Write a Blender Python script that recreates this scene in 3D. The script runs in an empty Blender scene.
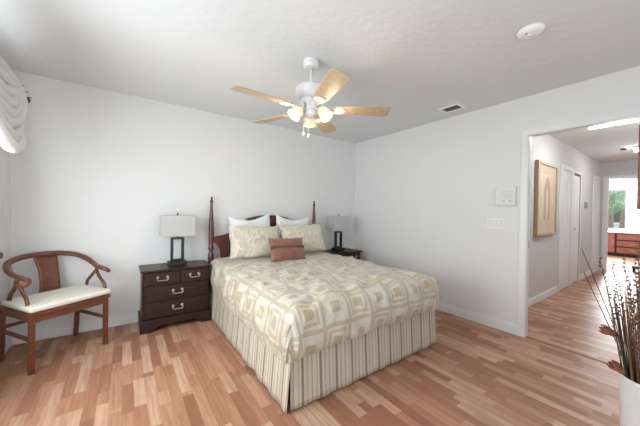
import bpy, bmesh, math, random
from mathutils import Vector, Matrix, noise
PI = math.pi
rnd = random.Random(7)
scene = bpy.context.scene
COL = scene.collection

# ---------------------------------------------------------------- camera, world, light, exposure
cam_d = bpy.data.cameras.new('camera'); cam = bpy.data.objects.new('camera', cam_d); COL.objects.link(cam)
cr = Vector((0.81218743, -0.58311665, 0.01807061)); cu = Vector((-0.00935991, 0.01794651, 0.99979514)); cf = Vector((0.5833215, 0.81219018, -0.00911801))
m = Matrix.Identity(4)
for i in range(3):
    m[i][0] = cr[i]; m[i][1] = cu[i]; m[i][2] = -cf[i]
m[2][3] = 1.248
cam.matrix_world = m
cam_d.sensor_width = 36; cam_d.lens = 273.104 * 36 / 640; cam_d.clip_start = 0.02
scene.camera = cam

scene.view_settings.view_transform = 'Standard'
scene.view_settings.look = 'None'
scene.view_settings.exposure = 0.03
scene.view_settings.gamma = 1.0
scene.view_settings.use_curve_mapping = False

world = bpy.data.worlds.new('sky'); scene.world = world; world.use_nodes = True
wn = world.node_tree.nodes; wn['Background'].inputs[0].default_value = (0.80, 0.90, 1.0, 1); wn['Background'].inputs[1].default_value = 2.0

def area(name, loc, direction, sx, sy, power, color):
    d = bpy.data.lights.new(name, 'AREA'); d.shape = 'RECTANGLE'; d.size = sx; d.size_y = sy; d.energy = power; d.color = color
    o = bpy.data.objects.new(name, d); COL.objects.link(o); o.location = loc
    o.rotation_euler = Vector(direction).to_track_quat('-Z', 'Y').to_euler()
    return o
sun_d = bpy.data.lights.new('sun', 'SUN'); sun_d.energy = 4.5; sun_d.angle = 0.03
sun = bpy.data.objects.new('sun', sun_d); COL.objects.link(sun); sun.rotation_euler = Vector((-0.55, 0.35, -0.8)).to_track_quat('-Z', 'Y').to_euler(); sun.location = (14, -3, 9)
area('daylight_left_window', (-0.79, 1.95, 1.35), (1, 0, 0), 1.85, 1.42, 60, (0.895, 0.965, 1.0))
area('rear_fill', (0.9, -1.16, 1.35), (0, 1, 0.0), 2.6, 2.0, 15, (0.895, 0.965, 1.0))  # fill light added behind the camera, set in an invented window
area('daylight_far_window', (12.92, 1.45, 1.5), (-1, 0, 0), 1.0, 1.3, 320, (0.90, 0.96, 1.0))

# ---------------------------------------------------------------- helpers: materials
def mat(name, color, rough=0.5, metal=0.0, spec=0.5, bump=None, vary=0.0, vscale=6.0, stretch=(1, 1, 1), sheen=0.0, coat=0.0, trans=0.0):
    M = bpy.data.materials.new(name); M.use_nodes = True
    nt = M.node_tree; b = nt.nodes['Principled BSDF']
    b.inputs['Base Color'].default_value = (*color, 1); b.inputs['Roughness'].default_value = rough; b.inputs['Metallic'].default_value = metal
    b.inputs['Specular IOR Level'].default_value = spec
    if sheen: b.inputs['Sheen Weight'].default_value = sheen
    if coat: b.inputs['Coat Weight'].default_value = coat; b.inputs['Coat Roughness'].default_value = 0.15
    if trans: b.inputs['Transmission Weight'].default_value = trans
    tc = nt.nodes.new('ShaderNodeTexCoord'); mp = nt.nodes.new('ShaderNodeMapping'); mp.inputs['Scale'].default_value = stretch
    nt.links.new(tc.outputs['Object'], mp.inputs['Vector'])
    if vary:
        n = nt.nodes.new('ShaderNodeTexNoise'); n.inputs['Scale'].default_value = vscale; n.inputs['Detail'].default_value = 5
        r = nt.nodes.new('ShaderNodeValToRGB')
        r.color_ramp.elements[0].position = 0.3; r.color_ramp.elements[1].position = 0.7
        r.color_ramp.elements[0].color = (*[max(0, c * (1 - vary)) for c in color], 1)
        r.color_ramp.elements[1].color = (*[min(1, c * (1 + vary)) for c in color], 1)
        nt.links.new(mp.outputs[0], n.inputs['Vector']); nt.links.new(n.outputs['Fac'], r.inputs[0]); nt.links.new(r.outputs[0], b.inputs['Base Color'])
    if bump:
        n2 = nt.nodes.new('ShaderNodeTexNoise'); n2.inputs['Scale'].default_value = bump[0]; n2.inputs['Detail'].default_value = 3
        bp = nt.nodes.new('ShaderNodeBump'); bp.inputs['Strength'].default_value = bump[1]; bp.inputs['Distance'].default_value = bump[2]
        nt.links.new(mp.outputs[0], n2.inputs['Vector']); nt.links.new(n2.outputs['Fac'], bp.inputs['Height']); nt.links.new(bp.outputs[0], b.inputs['Normal'])
    return M

def emit(name, color, strength):
    M = bpy.data.materials.new(name); M.use_nodes = True
    b = M.node_tree.nodes['Principled BSDF']; b.inputs['Base Color'].default_value = (*color, 1)
    b.inputs['Emission Color'].default_value = (*color, 1); b.inputs['Emission Strength'].default_value = strength
    return M

def translucent(name, color, mix=0.5, transp=0.0):
    M = bpy.data.materials.new(name); M.use_nodes = True; nt = M.node_tree; nt.nodes.remove(nt.nodes['Principled BSDF'])
    out = nt.nodes['Material Output']
    d = nt.nodes.new('ShaderNodeBsdfDiffuse'); t = nt.nodes.new('ShaderNodeBsdfTranslucent'); mx = nt.nodes.new('ShaderNodeMixShader')
    d.inputs[0].default_value = (*color, 1); t.inputs[0].default_value = (*color, 1); mx.inputs[0].default_value = mix
    nt.links.new(d.outputs[0], mx.inputs[1]); nt.links.new(t.outputs[0], mx.inputs[2])
    last = mx
    if transp:
        tr = nt.nodes.new('ShaderNodeBsdfTransparent'); m2 = nt.nodes.new('ShaderNodeMixShader'); m2.inputs[0].default_value = transp
        nt.links.new(mx.outputs[0], m2.inputs[1]); nt.links.new(tr.outputs[0], m2.inputs[2]); last = m2
    nt.links.new(last.outputs[0], out.inputs[0])
    return M

class NB:
    """tiny node builder"""
    def __init__(s, name):
        s.M = bpy.data.materials.new(name); s.M.use_nodes = True; s.nt = s.M.node_tree; s.b = s.nt.nodes['Principled BSDF']
    def put(s, sock, v):
        if isinstance(v, (int, float)): sock.default_value = v
        elif isinstance(v, tuple): sock.default_value = v
        else: s.nt.links.new(v, sock)
    def m(s, op, a, b=0.0, c=0.0):
        n = s.nt.nodes.new('ShaderNodeMath'); n.operation = op
        s.put(n.inputs[0], a); s.put(n.inputs[1], b); s.put(n.inputs[2], c)
        return n.outputs[0]
    def mix(s, f, a, b):
        n = s.nt.nodes.new('ShaderNodeMix'); n.data_type = 'RGBA'
        s.put(n.inputs[0], f); s.put(n.inputs[6], a if not isinstance(a, tuple) else (*a, 1)); s.put(n.inputs[7], b if not isinstance(b, tuple) else (*b, 1))
        return n.outputs[2]
    def xyz(s, kind='UV'):
        tc = s.nt.nodes.new('ShaderNodeTexCoord'); sp = s.nt.nodes.new('ShaderNodeSeparateXYZ'); s.nt.links.new(tc.outputs[kind], sp.inputs[0])
        s.vec = tc.outputs[kind]
        return sp.outputs
    def comb(s, x, y, z=0.0):
        n = s.nt.nodes.new('ShaderNodeCombineXYZ'); s.put(n.inputs[0], x); s.put(n.inputs[1], y); s.put(n.inputs[2], z); return n.outputs[0]
    def white(s, v):
        n = s.nt.nodes.new('ShaderNodeTexWhiteNoise'); n.noise_dimensions = '3D'; s.nt.links.new(v, n.inputs['Vector']); return n.outputs['Value']
    def noise(s, v, scale, detail=3):
        n = s.nt.nodes.new('ShaderNodeTexNoise'); n.inputs['Scale'].default_value = scale; n.inputs['Detail'].default_value = detail
        s.nt.links.new(v, n.inputs['Vector']); return n.outputs['Fac']
    def ramp(s, f, stops, const=False):
        n = s.nt.nodes.new('ShaderNodeValToRGB'); cr_ = n.color_ramp
        if const: cr_.interpolation = 'CONSTANT'
        while len(cr_.elements) < len(stops): cr_.elements.new(0.5)
        for e, (p, c) in zip(cr_.elements, stops): e.position = p; e.color = (*c, 1)
        s.put(n.inputs[0], f); return n.outputs[0]
    def bump(s, h, strength, dist):
        n = s.nt.nodes.new('ShaderNodeBump'); n.inputs['Strength'].default_value = strength; n.inputs['Distance'].default_value = dist
        s.nt.links.new(h, n.inputs['Height']); s.nt.links.new(n.outputs[0], s.b.inputs['Normal'])

def laminate():
    B = NB('strip_laminate'); x, y, z = B.xyz('Object')
    u = B.m('DIVIDE', x, 0.065); col = B.m('FLOOR', u); fu = B.m('FRACT', u)
    off = B.white(B.comb(col, 3.7, 0.0))
    v = B.m('ADD', B.m('DIVIDE', y, 0.62), B.m('MULTIPLY', off, 7.0)); row = B.m('FLOOR', v); fv = B.m('FRACT', v)
    # some strips are cut short
    h = B.white(B.comb(col, row, 9.1)); cut = B.m('MULTIPLY_ADD', h, 0.62, 0.42)
    half = B.m('GREATER_THAN', fv, cut)
    h2 = B.white(B.comb(col, row, B.m('MULTIPLY_ADD', half, 3.3, 1.2)))
    base = B.ramp(h2, LAM)
    g = B.noise(B.comb(B.m('MULTIPLY', x, 34.0), B.m('MULTIPLY', y, 2.2), B.m('MULTIPLY', h2, 20.0)), 1.6, 6)
    c2 = B.mix(B.m('MULTIPLY', B.m('SUBTRACT', g, 0.38, 0), 1.5), base, (0.23, 0.10, 0.055))
    # bevelled seams at the strip edges and ends
    eu = B.m('MINIMUM', fu, B.m('SUBTRACT', 1.0, fu)); seam = B.m('LESS_THAN', eu, 0.018)
    c3 = B.mix(B.m('MULTIPLY', seam, 0.28), c2, (0.22, 0.10, 0.06))
    B.put(B.b.inputs['Base Color'], c3); B.b.inputs['Roughness'].default_value = 0.42; B.b.inputs['Specular IOR Level'].default_value = 0.22
    return B.M
LAM = [(0.0, (0.315, 0.142, 0.083)), (0.3, (0.415, 0.203, 0.122)), (0.62, (0.51, 0.279, 0.175)), (1.0, (0.63, 0.41, 0.284))]

def squares(name, cream, gold, taupe, p=0.235, mixk=1.0):
    """satin weave: taupe lines, framed squares with gold centres"""
    B = NB(name); x, y, z = B.xyz('UV')
    u = B.m('DIVIDE', x, p); v = B.m('DIVIDE', y, p)
    fu = B.m('ABSOLUTE', B.m('SUBTRACT', B.m('FRACT', u), 0.5)); fv = B.m('ABSOLUTE', B.m('SUBTRACT', B.m('FRACT', v), 0.5))
    mx = B.m('MAXIMUM', fu, fv)
    chk = B.m('MODULO', B.m('ABSOLUTE', B.m('ADD', B.m('FLOOR', u), B.m('FLOOR', v))), 2.0)
    line = B.m('GREATER_THAN', mx, 0.435); core = B.m('LESS_THAN', mx, 0.17)
    ring = B.m('MULTIPLY', B.m('LESS_THAN', mx, 0.36), B.m('GREATER_THAN', mx, 0.27))
    c = B.mix(B.m('MULTIPLY', core, 0.85 * mixk), cream, gold)
    c = B.mix(B.m('MULTIPLY', B.m('MULTIPLY', ring, chk), 0.75 * mixk), c, gold)
    c = B.mix(B.m('MULTIPLY', line, 0.8 * mixk), c, taupe)
    n = B.noise(B.vec, 9.0, 4); c = B.mix(B.m('MULTIPLY', n, 0.35), c, gold)
    B.put(B.b.inputs['Base Color'], c); B.b.inputs['Roughness'].default_value = 0.36; B.b.inputs['Sheen Weight'].default_value = 0.25
    w = B.m('ADD', B.noise(B.vec, 11.0, 4), B.m('MULTIPLY', B.noise(B.vec, 32.0, 3), 0.4)); B.bump(w, 0.55, 0.022)
    return B.M

def stripes(name):
    B = NB(name); x, y, z = B.xyz('UV')
    f = B.m('FRACT', B.m('DIVIDE', x, 0.14))
    c = B.ramp(f, [(0.0, (0.28, 0.225, 0.16)), (0.13, (0.62, 0.555, 0.46)), (0.27, (0.50, 0.43, 0.33)), (0.40, (0.64, 0.585, 0.49)),
                   (0.55, (0.46, 0.38, 0.28)), (0.64, (0.64, 0.585, 0.49)), (0.80, (0.53, 0.46, 0.36)), (0.9, (0.63, 0.575, 0.48))], True)
    B.put(B.b.inputs['Base Color'], c); B.b.inputs['Roughness'].default_value = 0.5; B.b.inputs['Sheen Weight'].default_value = 0.15
    return B.M

def ceiling_mat():
    B = NB('ceiling_texture'); B.xyz('Object'); B.b.inputs['Base Color'].default_value = (0.785, 0.80, 0.805, 1); B.b.inputs['Roughness'].default_value = 0.9
    n = B.noise(B.vec, 24.0, 3); B.bump(n, 0.35, 0.012)
    return B.M

M = {}
M['wall'] = mat('bedroom_wall_paint', (0.81, 0.81, 0.805), 0.7, bump=(140, 0.08, 0.003))
M['ceiling'] = ceiling_mat()
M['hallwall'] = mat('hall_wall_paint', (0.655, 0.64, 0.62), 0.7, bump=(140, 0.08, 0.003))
M['hallceil'] = mat('hall_ceiling_paint', (0.82, 0.81, 0.80), 0.9, bump=(30, 0.2, 0.008))
M['trim'] = mat('white_trim_paint', (0.84, 0.84, 0.84), 0.35)
M['floor'] = laminate()
M['strip'] = mat('floor_transition', (0.30, 0.16, 0.09), 0.5)
M['cherry'] = mat('dark_cherry_wood', (0.028, 0.0095, 0.0065), 0.4, spec=0.4, coat=0.08, vary=0.35, vscale=5, stretch=(3, 8, 8))
M['mahogany'] = mat('mahogany_wood', (0.105, 0.028, 0.020), 0.30, coat=0.3, vary=0.35, vscale=6, stretch=(2, 6, 6))
M['rosewood'] = mat('rosewood', (0.150, 0.045, 0.022), 0.34, coat=0.25, vary=0.4, vscale=6, stretch=(3, 3, 8))
M['brass'] = mat('antique_brass', (0.66, 0.56, 0.40), 0.3, metal=1.0, vary=0.15, vscale=40)
M['black'] = mat('black_lamp_metal', (0.012, 0.013, 0.016), 0.4, vary=0.2, vscale=20)
M['linen'] = mat('linen_shade', (0.52, 0.515, 0.505), 0.8, bump=(260, 0.2, 0.002), vary=0.03, vscale=60)
M['comforter'] = squares('comforter_satin', (0.65, 0.62, 0.535), (0.44, 0.335, 0.19), (0.40, 0.345, 0.245), p=0.21, mixk=0.82)
M['sham'] = squares('sham_satin', (0.74, 0.71, 0.62), (0.58, 0.49, 0.33), (0.55, 0.49, 0.38), p=0.13, mixk=0.8)
M['skirt'] = stripes('striped_skirt_cloth')
M['cotton'] = mat('white_cotton', (0.86, 0.87, 0.88), 0.8, bump=(40, 0.15, 0.004))
M['brown'] = mat('russet_velvet', (0.245, 0.10, 0.068), 0.7, sheen=0.4, vary=0.15, vscale=18)
M['brown_dark'] = mat('dark_russet_ruffle', (0.095, 0.038, 0.028), 0.7, sheen=0.3, vary=0.2, vscale=30)
M['cushion'] = mat('cream_cushion_cloth', (0.80, 0.77, 0.68), 0.8, bump=(90, 0.15, 0.003))
M['mattress'] = mat('mattress_ticking', (0.75, 0.74, 0.70), 0.9, vary=0.05)
M['fanwhite'] = mat('white_enamel', (0.80, 0.80, 0.80), 0.35)
M['blade'] = mat('maple_blade', (0.50, 0.38, 0.24), 0.45, vary=0.18, vscale=5, stretch=(2, 14, 14))
M['glass_shade'] = translucent('frosted_glass', (0.74, 0.71, 0.64), 0.5)
M['bulb'] = emit('bulb_glow', (1.0, 0.84, 0.60), 2.5)
M['plastic'] = mat('white_plastic', (0.90, 0.90, 0.89), 0.4)
M['greyplastic'] = mat('grey_plastic', (0.30, 0.31, 0.32), 0.5)
M['darkgap'] = mat('dark_matte', (0.06, 0.06, 0.06), 0.6)
M['steel'] = mat('brushed_steel', (0.38, 0.37, 0.36), 0.4, metal=0.9)
M['pewter'] = mat('pewter_finial', (0.13, 0.13, 0.125), 0.5, metal=0.4, vary=0.3, vscale=30)
M['sheer'] = translucent('sheer_voile', (0.92, 0.92, 0.92), 0.35)
M['swag'] = translucent('white_swag_cloth', (0.86, 0.86, 0.85), 0.18)
M['vase'] = mat('white_glazed_vase', (0.74, 0.75, 0.73), 0.3, vary=0.04)
M['reed1'] = mat('dry_reed_brown', (0.17, 0.085, 0.05), 0.8, vary=0.35, vscale=30)
M['reed2'] = mat('dry_reed_tan', (0.36, 0.23, 0.14), 0.8, vary=0.3, vscale=30)
M['reed3'] = mat('dry_reed_dark', (0.06, 0.045, 0.04), 0.8, vary=0.3, vscale=30)
M['pod'] = mat('dried_petal', (0.24, 0.085, 0.045), 0.75, vary=0.35, vscale=40)
M['pale_wood'] = mat('pale_wood_frame', (0.46, 0.33, 0.21), 0.45, vary=0.15, vscale=8, stretch=(6, 6, 1))
M['paper'] = mat('cream_paper', (0.62, 0.51, 0.37), 0.6, vary=0.06, vscale=7)
M['paper_dark'] = mat('tan_print_ink', (0.44, 0.31, 0.19), 0.6, vary=0.1, vscale=7)
M['redwood'] = mat('red_brown_cabinet', (0.36, 0.125, 0.085), 0.35, vary=0.3, vscale=5, stretch=(6, 1, 6))
M['tube'] = emit('fluorescent_diffuser', (0.95, 0.97, 1.0), 42.0)
M['pane'] = mat('window_glass', (1, 1, 1), 0.0, spec=0.3, trans=1.0)
M['leaf'] = mat('palm_leaf', (0.09, 0.21, 0.06), 0.6, vary=0.4, vscale=3)
M['trunk'] = mat('palm_trunk', (0.22, 0.17, 0.12), 0.9, vary=0.3, vscale=9)
M['lawn'] = mat('lawn', (0.14, 0.26, 0.07), 0.9, vary=0.3, vscale=4)
M['siding'] = mat('pale_siding', (0.62, 0.66, 0.70), 0.8, vary=0.04)
M['roof'] = mat('grey_roof', (0.24, 0.27, 0.31), 0.8, vary=0.15, vscale=3)

# ---------------------------------------------------------------- helpers: meshes
class MB:
    def __init__(s): s.v = []; s.f = []; s.uv = {}
    def box(s, lo, hi):
        b = len(s.v)
        for z in (lo[2], hi[2]):
            for y in (lo[1], hi[1]):
                for x in (lo[0], hi[0]): s.v.append((x, y, z))
        for q in ((0, 2, 3, 1), (4, 5, 7, 6), (0, 1, 5, 4), (2, 6, 7, 3), (0, 4, 6, 2), (1, 3, 7, 5)): s.f.append([b + i for i in q])
        return s
    def cbox(s, c, d): return s.box([c[i] - d[i] / 2 for i in range(3)], [c[i] + d[i] / 2 for i in range(3)])
    def grid(s, nu, nv, fn, wrap=False, flip=False):
        b = len(s.v); NV = nv if wrap else nv + 1
        for i in range(nu + 1):
            for j in range(NV):
                r = fn(i / nu, j / nv)
                if len(r) == 5: s.uv[len(s.v)] = (r[3], r[4])
                s.v.append(tuple(r[:3]))
        for i in range(nu):
            for j in range(nv):
                j2 = (j + 1) % NV
                q = [b + i * NV + j, b + i * NV + j2, b + (i + 1) * NV + j2, b + (i + 1) * NV + j]
                s.f.append(q[::-1] if flip else q)
        return s
    def tube(s, pts, r, n=10, sect=None, up=Vector((0, 0, 1)), caps=True):
        pts = [Vector(p) for p in pts]; k = len(pts)
        rad = r if isinstance(r, (list, tuple)) else [r] * k
        b = len(s.v); prev = None
        for i, p in enumerate(pts):
            t = (pts[min(i + 1, k - 1)] - pts[max(i - 1, 0)]).normalized()
            if prev is None:
                a = t.cross(up)
                if a.length < 1e-3: a = t.cross(Vector((1, 0, 0)))
                a.normalize()
            else:
                a = (prev - t * prev.dot(t)).normalized()
            prev = a; c = a.cross(t)
            for j in range(n):
                th = 2 * PI * j / n
                if sect == 'square':
                    th = PI / 4 + (PI / 2) * j; q = a * math.cos(th) * rad[i] * 1.414 + c * math.sin(th) * rad[i] * 1.414
                elif sect: q = a * math.cos(th) * rad[i] * sect[0] + c * math.sin(th) * rad[i] * sect[1]
                else: q = a * math.cos(th) * rad[i] + c * math.sin(th) * rad[i]
                s.v.append(tuple(p + q))
        for i in range(k - 1):
            for j in range(n):
                j2 = (j + 1) % n
                s.f.append([b + i * n + j, b + i * n + j2, b + (i + 1) * n + j2, b + (i + 1) * n + j])
        if caps:
            s.f.append([b + j for j in range(n)][::-1]); s.f.append([b + (k - 1) * n + j for j in range(n)])
        return s
    def lathe(s, prof, c=(0, 0, 0), n=20, mtx=None):
        b = len(s.v); k = len(prof)
        for (r, z) in prof:
            for j in range(n):
                th = 2 * PI * j / n; p = Vector((r * math.cos(th), r * math.sin(th), z))
                if mtx is not None: p = mtx @ p
                s.v.append((p[0] + c[0], p[1] + c[1], p[2] + c[2]))
        for i in range(k - 1):
            for j in range(n):
                j2 = (j + 1) % n
                s.f.append([b + i * n + j, b + i * n + j2, b + (i + 1) * n + j2, b + (i + 1) * n + j])
        if prof[0][0] > 1e-4: s.f.append([b + j for j in range(n)][::-1])
        if prof[-1][0] > 1e-4: s.f.append([b + (k - 1) * n + j for j in range(n)])
        return s
    def prism(s, poly, axis, a, b_):
        """polygon in the two axes other than `axis`, extruded from a to b_"""
        k = len(poly); b = len(s.v)
        for t in (a, b_):
            for (p, q) in poly:
                w = [p, q]; w.insert(axis, t); s.v.append(tuple(w))
        s.f.append([b + i for i in range(k)][::-1]); s.f.append([b + k + i for i in range(k)])
        for i in range(k):
            j = (i + 1) % k; s.f.append([b + i, b + j, b + k + j, b + k + i])
        return s
    def xf(s, mtx):
        s.v = [tuple(mtx @ Vector(p)) for p in s.v]; return s
    def build(s, name, material, parent=None, smooth=False, bevel=0.0, seg=2, sub=0, solid=0.0, weld=False):
        me = bpy.data.meshes.new(name); me.from_pydata(s.v, [], s.f)
        bm = bmesh.new(); bm.from_mesh(me)
        if weld: bmesh.ops.remove_doubles(bm, verts=bm.verts, dist=1e-5)
        bmesh.ops.recalc_face_normals(bm, faces=bm.faces); bm.to_mesh(me); bm.free()
        if s.uv:
            ul = me.uv_layers.new(name='UVMap')
            for lp in me.loops: ul.data[lp.index].uv = s.uv.get(lp.vertex_index, (0, 0))
        me.materials.append(material)
        if smooth:
            for p in me.polygons: p.use_smooth = True
        o = bpy.data.objects.new(name, me); COL.objects.link(o)
        if bevel:
            md = o.modifiers.new('bevel', 'BEVEL'); md.width = bevel; md.segments = seg; md.limit_method = 'ANGLE'; md.angle_limit = 0.7
        if solid:
            md = o.modifiers.new('solid', 'SOLIDIFY'); md.thickness = solid; md.offset = -1
        if sub:
            md = o.modifiers.new('sub', 'SUBSURF'); md.levels = sub; md.render_levels = sub
        if parent is not None:
            o.parent = parent
            if parent.type == 'MESH' or True: o.matrix_parent_inverse = parent.matrix_basis.inverted() if getattr(s, 'world', False) else Matrix.Identity(4)
        return o

def thing(name, label, cat, loc=(0, 0, 0), rz=0.0, group=None):
    o = bpy.data.objects.new(name, None); COL.objects.link(o); o.location = loc; o.rotation_euler = (0, 0, rz); o.empty_display_size = 0.1
    o['label'] = label; o['category'] = cat
    if group: o['group'] = group
    return o
def tag(o, label, cat, group=None):
    o['label'] = label; o['category'] = cat
    if group: o['group'] = group
    return o
def struct(name, mb, material, parent=None, **k):
    o = mb.build(name, material, parent, **k); o['kind'] = 'structure'; return o
def copy_tree(o, parent=None):
    c = o.copy(); COL.objects.link(c)
    if parent is not None: c.parent = parent
    for ch in list(o.children): copy_tree(ch, c)
    return c
def smoothpath(pts, k=6):
    """Catmull-Rom through the points"""
    P = [Vector(p) for p in pts]; out = []
    for i in range(len(P) - 1):
        p0 = P[max(i - 1, 0)]; p1 = P[i]; p2 = P[i + 1]; p3 = P[min(i + 2, len(P) - 1)]
        for j in range(k):
            t = j / k
            out.append(0.5 * ((2 * p1) + (p2 - p0) * t + (2 * p0 - 5 * p1 + 4 * p2 - p3) * t * t + (3 * p1 - p0 - 3 * p2 + p3) * t ** 3))
    out.append(P[-1]); return out
def N(x, y, z=0.0): return noise.noise(Vector((x, y, z)))

# ---------------------------------------------------------------- the setting
XL, XR, YB, YF, H = -0.812, 3.306, 3.5605, -1.25, 2.44
T = 0.065; HX0 = XR + T; HY = 1.337; HX1 = 8.75; HYS = 0.24
struct('floor', MB().box((XL - 0.2, YF - 0.2, -0.1), (13.0, YB + 0.2, 0.0)), M['floor'])
struct('ceiling', MB().box((XL - 0.2, YF - 0.2, H), (XR + 0.06, YB + 0.2, H + 0.1)), M['ceiling'])
struct('ceiling_hall', MB().box((XR + 0.06, -1.6, H), (13.2, YB + 0.2, H + 0.1)), M['hallceil'])
struct('wall_back', MB().box((XL - 0.1, YB, 0), (XR + T, YB + 0.1, H)), M['wall'])
# left wall with its window opening
WY0, WY1, WZ0, WZ1 = 1.02, 2.88, 0.62, 2.08
w = MB().box((XL - 0.1, YF, 0), (XL, WY0, H)).box((XL - 0.1, WY1, 0), (XL, YB, H)).box((XL - 0.1, WY0, 0), (XL, WY1, WZ0)).box((XL - 0.1, WY0, WZ1), (XL, WY1, H))
struct('wall_left', w, M['wall'])
# front wall behind the camera with a wide opening added for the fill light
w = MB().box((XL - 0.1, YF - 0.1, 0), (-0.45, YF, H)).box((2.25, YF - 0.1, 0), (XR + T, YF, H)).box((-0.45, YF - 0.1, 0), (2.25, YF, 0.3)).box((-0.45, YF - 0.1, 2.4), (2.25, YF, H))
struct('wall_front', w, M['wall'])
# right wall with the opening to the hall
OY0, OY1, OZ = 0.255, 1.020, 2.045
w = MB().box((XR, OY1, 0), (HX0, YB, H)).box((XR, OY0, OZ), (HX0, OY1, H)).box((XR, YF, 0), (HX0, OY0, H))
struct('wall_right', w, M['wall'])
def window(name, plane, at, a0, a1, z0, z1, nx, nz):
    f = MB()
    def bx(p0, p1, q0, q1, d=0.03):
        if plane == 'x': f.box((at - d, p0, q0), (at + d, p1, q1))
        else: f.box((p0, at - d, q0), (p1, at + d, q1))
    t = 0.045
    bx(a0, a0 + t, z0, z1); bx(a1 - t, a1, z0, z1); bx(a0 + t, a1 - t, z0, z0 + t); bx(a0 + t, a1 - t, z1 - t, z1)
    for i in range(1, nx): x = a0 + (a1 - a0) * i / nx; bx(x - 0.018, x + 0.018, z0 + t, z1 - t, 0.022)
    for i in range(1, nz):
        z = z0 + (z1 - z0) * i / nz
        bx(a0 + t, a1 - t, z - 0.018, z + 0.018, 0.020)
    o = struct(name, f, M['trim'])
    g = MB()
    if plane == 'x': g.box((at - 0.003, a0 + t, z0 + t), (at + 0.003, a1 - t, z1 - t))
    else: g.box((a0 + t, at - 0.003, z0 + t), (a1 - t, at + 0.003, z1 - t))
    g.build('pane', M['pane'], o)
    return o
window('window_1', 'x', XL - 0.05, WY0, WY1, WZ0, WZ1, 2, 2)
window('added_rear_window', 'y', YF - 0.05, -0.45, 2.25, 0.3, 2.4, 3, 1)  # unseen window added to carry the rear fill light
# baseboards
def baseboard(name, lo, hi, axis, side):
    b = MB(); b.box(lo, (hi[0], hi[1], 0.085))
    lo2 = list(lo); hi2 = list(hi)
    if axis == 'x':   # runs along x, wall at max y (side=+1)
        if side > 0: lo2[1] += 0.005
        else: hi2[1] -= 0.005
    else:
        if side > 0: lo2[0] += 0.005
        else: hi2[0] -= 0.005
    b.box((lo2[0], lo2[1], 0.085), (hi2[0], hi2[1], 0.102))
    struct(name, b, M['trim'], bevel=0.003)
baseboard('baseboard_back', (XL, YB - 0.015, 0), (XR - 0.015, YB, 0), 'x', 1)
baseboard('baseboard_right', (XR - 0.015, 1.068, 0), (XR, YB, 0), 'y', 1)
baseboard('baseboard_left', (XL, YF, 0), (XL + 0.015, YB - 0.015, 0), 'y', -1)
baseboard('baseboard_hall', (HX0, HY - 0.015, 0), (5.70, HY, 0), 'x', 1)
baseboard('baseboard_hall_end', (7.05, HY - 0.015, 0), (8.02, HY, 0), 'x', 1)
# casing of the opening
cz = MB().prism([(OY0 - 0.06, 0), (OY0, 0), (OY0, OZ), (OY1, OZ), (OY1, 0), (OY1 + 0.06, 0), (OY1 + 0.06, OZ + 0.06), (OY0 - 0.06, OZ + 0.06)], 0, XR - 0.012, XR)
cz.box((XR - 0.011, OY1 - 0.009, 0), (HX0 + 0.004, OY1, OZ)).box((XR - 0.011, OY0, OZ - 0.009), (HX0 + 0.004, OY1 - 0.009, OZ)).box((XR - 0.011, OY0, 0), (HX0 + 0.004, OY0 + 0.012, OZ - 0.009))
tr = struct('trim_1', cz, M['trim'], bevel=0.006)
MB().box((XR + 0.03, OY1 - 0.0115, 0.905), (XR + 0.045, OY1 - 0.008, 0.985)).build('strike_plate', M['steel'], tr)
struct('trim_2', MB().prism([(XR + 0.015, 0.0), (XR + 0.045, 0.0), (XR + 0.04, 0.006), (XR + 0.02, 0.006)], 1, OY0 + 0.012, OY1 - 0.009), M['strip'])
# hall
struct('wall_hall_left', MB().box((HX0, HY, 0), (HX1, HY + 0.1, H)), M['hallwall'])
struct('wall_hall_right', MB().box((HX0, HYS - 0.1, 0), (HX1, HYS, H)), M['hallwall'])
EY0, EY1, EZ = 0.36, 1.215, 2.06
struct('wall_hall_end', MB().box((HX1, EY1, 0), (HX1 + 0.1, 2.9, H)).box((HX1, EY0, EZ), (HX1 + 0.1, EY1, H)).box((HX1, -1.5, 0), (HX1 + 0.1, EY0, H)), M['hallwall'])
struct('trim_3', MB().box((HX1 - 0.02, EY1 - 0.01, 0), (HX1 + 0.11, EY1 + 0.07, EZ + 0.07)).box((HX1 - 0.02, EY0 - 0.07, EZ), (HX1 + 0.11, EY1 - 0.01, EZ + 0.07)).box((HX1 - 0.02, EY0 - 0.07, 0), (HX1 + 0.11, EY0, EZ)), M['trim'], bevel=0.004)
def halldoor(n, x0, x1, z1, panels, casing=0.075, inset=0.0):
    y = HY
    c = MB().box((x0 - casing, y - 0.02, 0), (x0, y, z1 + casing)).box((x1, y - 0.02, 0), (x1 + casing, y, z1 + casing)).box((x0, y - 0.02, z1), (x1, y, z1 + casing))
    o = struct('door_%d' % n, c, M['trim'], bevel=0.004)
    return o
d1 = halldoor(1, 5.80, 6.36, 2.0, 0)
s = MB().box((5.805, HY - 0.008, 0.01), (6.355, HY - 0.001, 1.99))
for z0, z1 in ((0.15, 0.85), (1.0, 1.85)):
    for x0, x1 in ((5.87, 6.05), (6.11, 6.29)): s.box((x0, HY - 0.012, z0), (x1, HY - 0.007, z1))
s.build('door_slab', M['trim'], d1, bevel=0.002)
d2 = halldoor(2, 6.50, 6.98, 2.0, 0, casing=0.05)
MB().box((6.505, HY - 0.006, 1.965), (6.975, HY - 0.001, 1.998)).box((6.93, HY - 0.006, 0.012), (6.975, HY - 0.001, 1.965)).build('gap_shade', M['darkgap'], d2)  # dark strips stand in for the shade inside the ajar door's gap
s = MB().box((6.505, HY - 0.012, 0.03), (6.925, HY - 0.001, 1.962))
for k in range(22): s.box((6.545, HY - 0.016, 0.12 + 0.08 * k), (6.885, HY - 0.011, 0.17 + 0.08 * k))
s.build('louvre_slab', M['trim'], d2)
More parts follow.
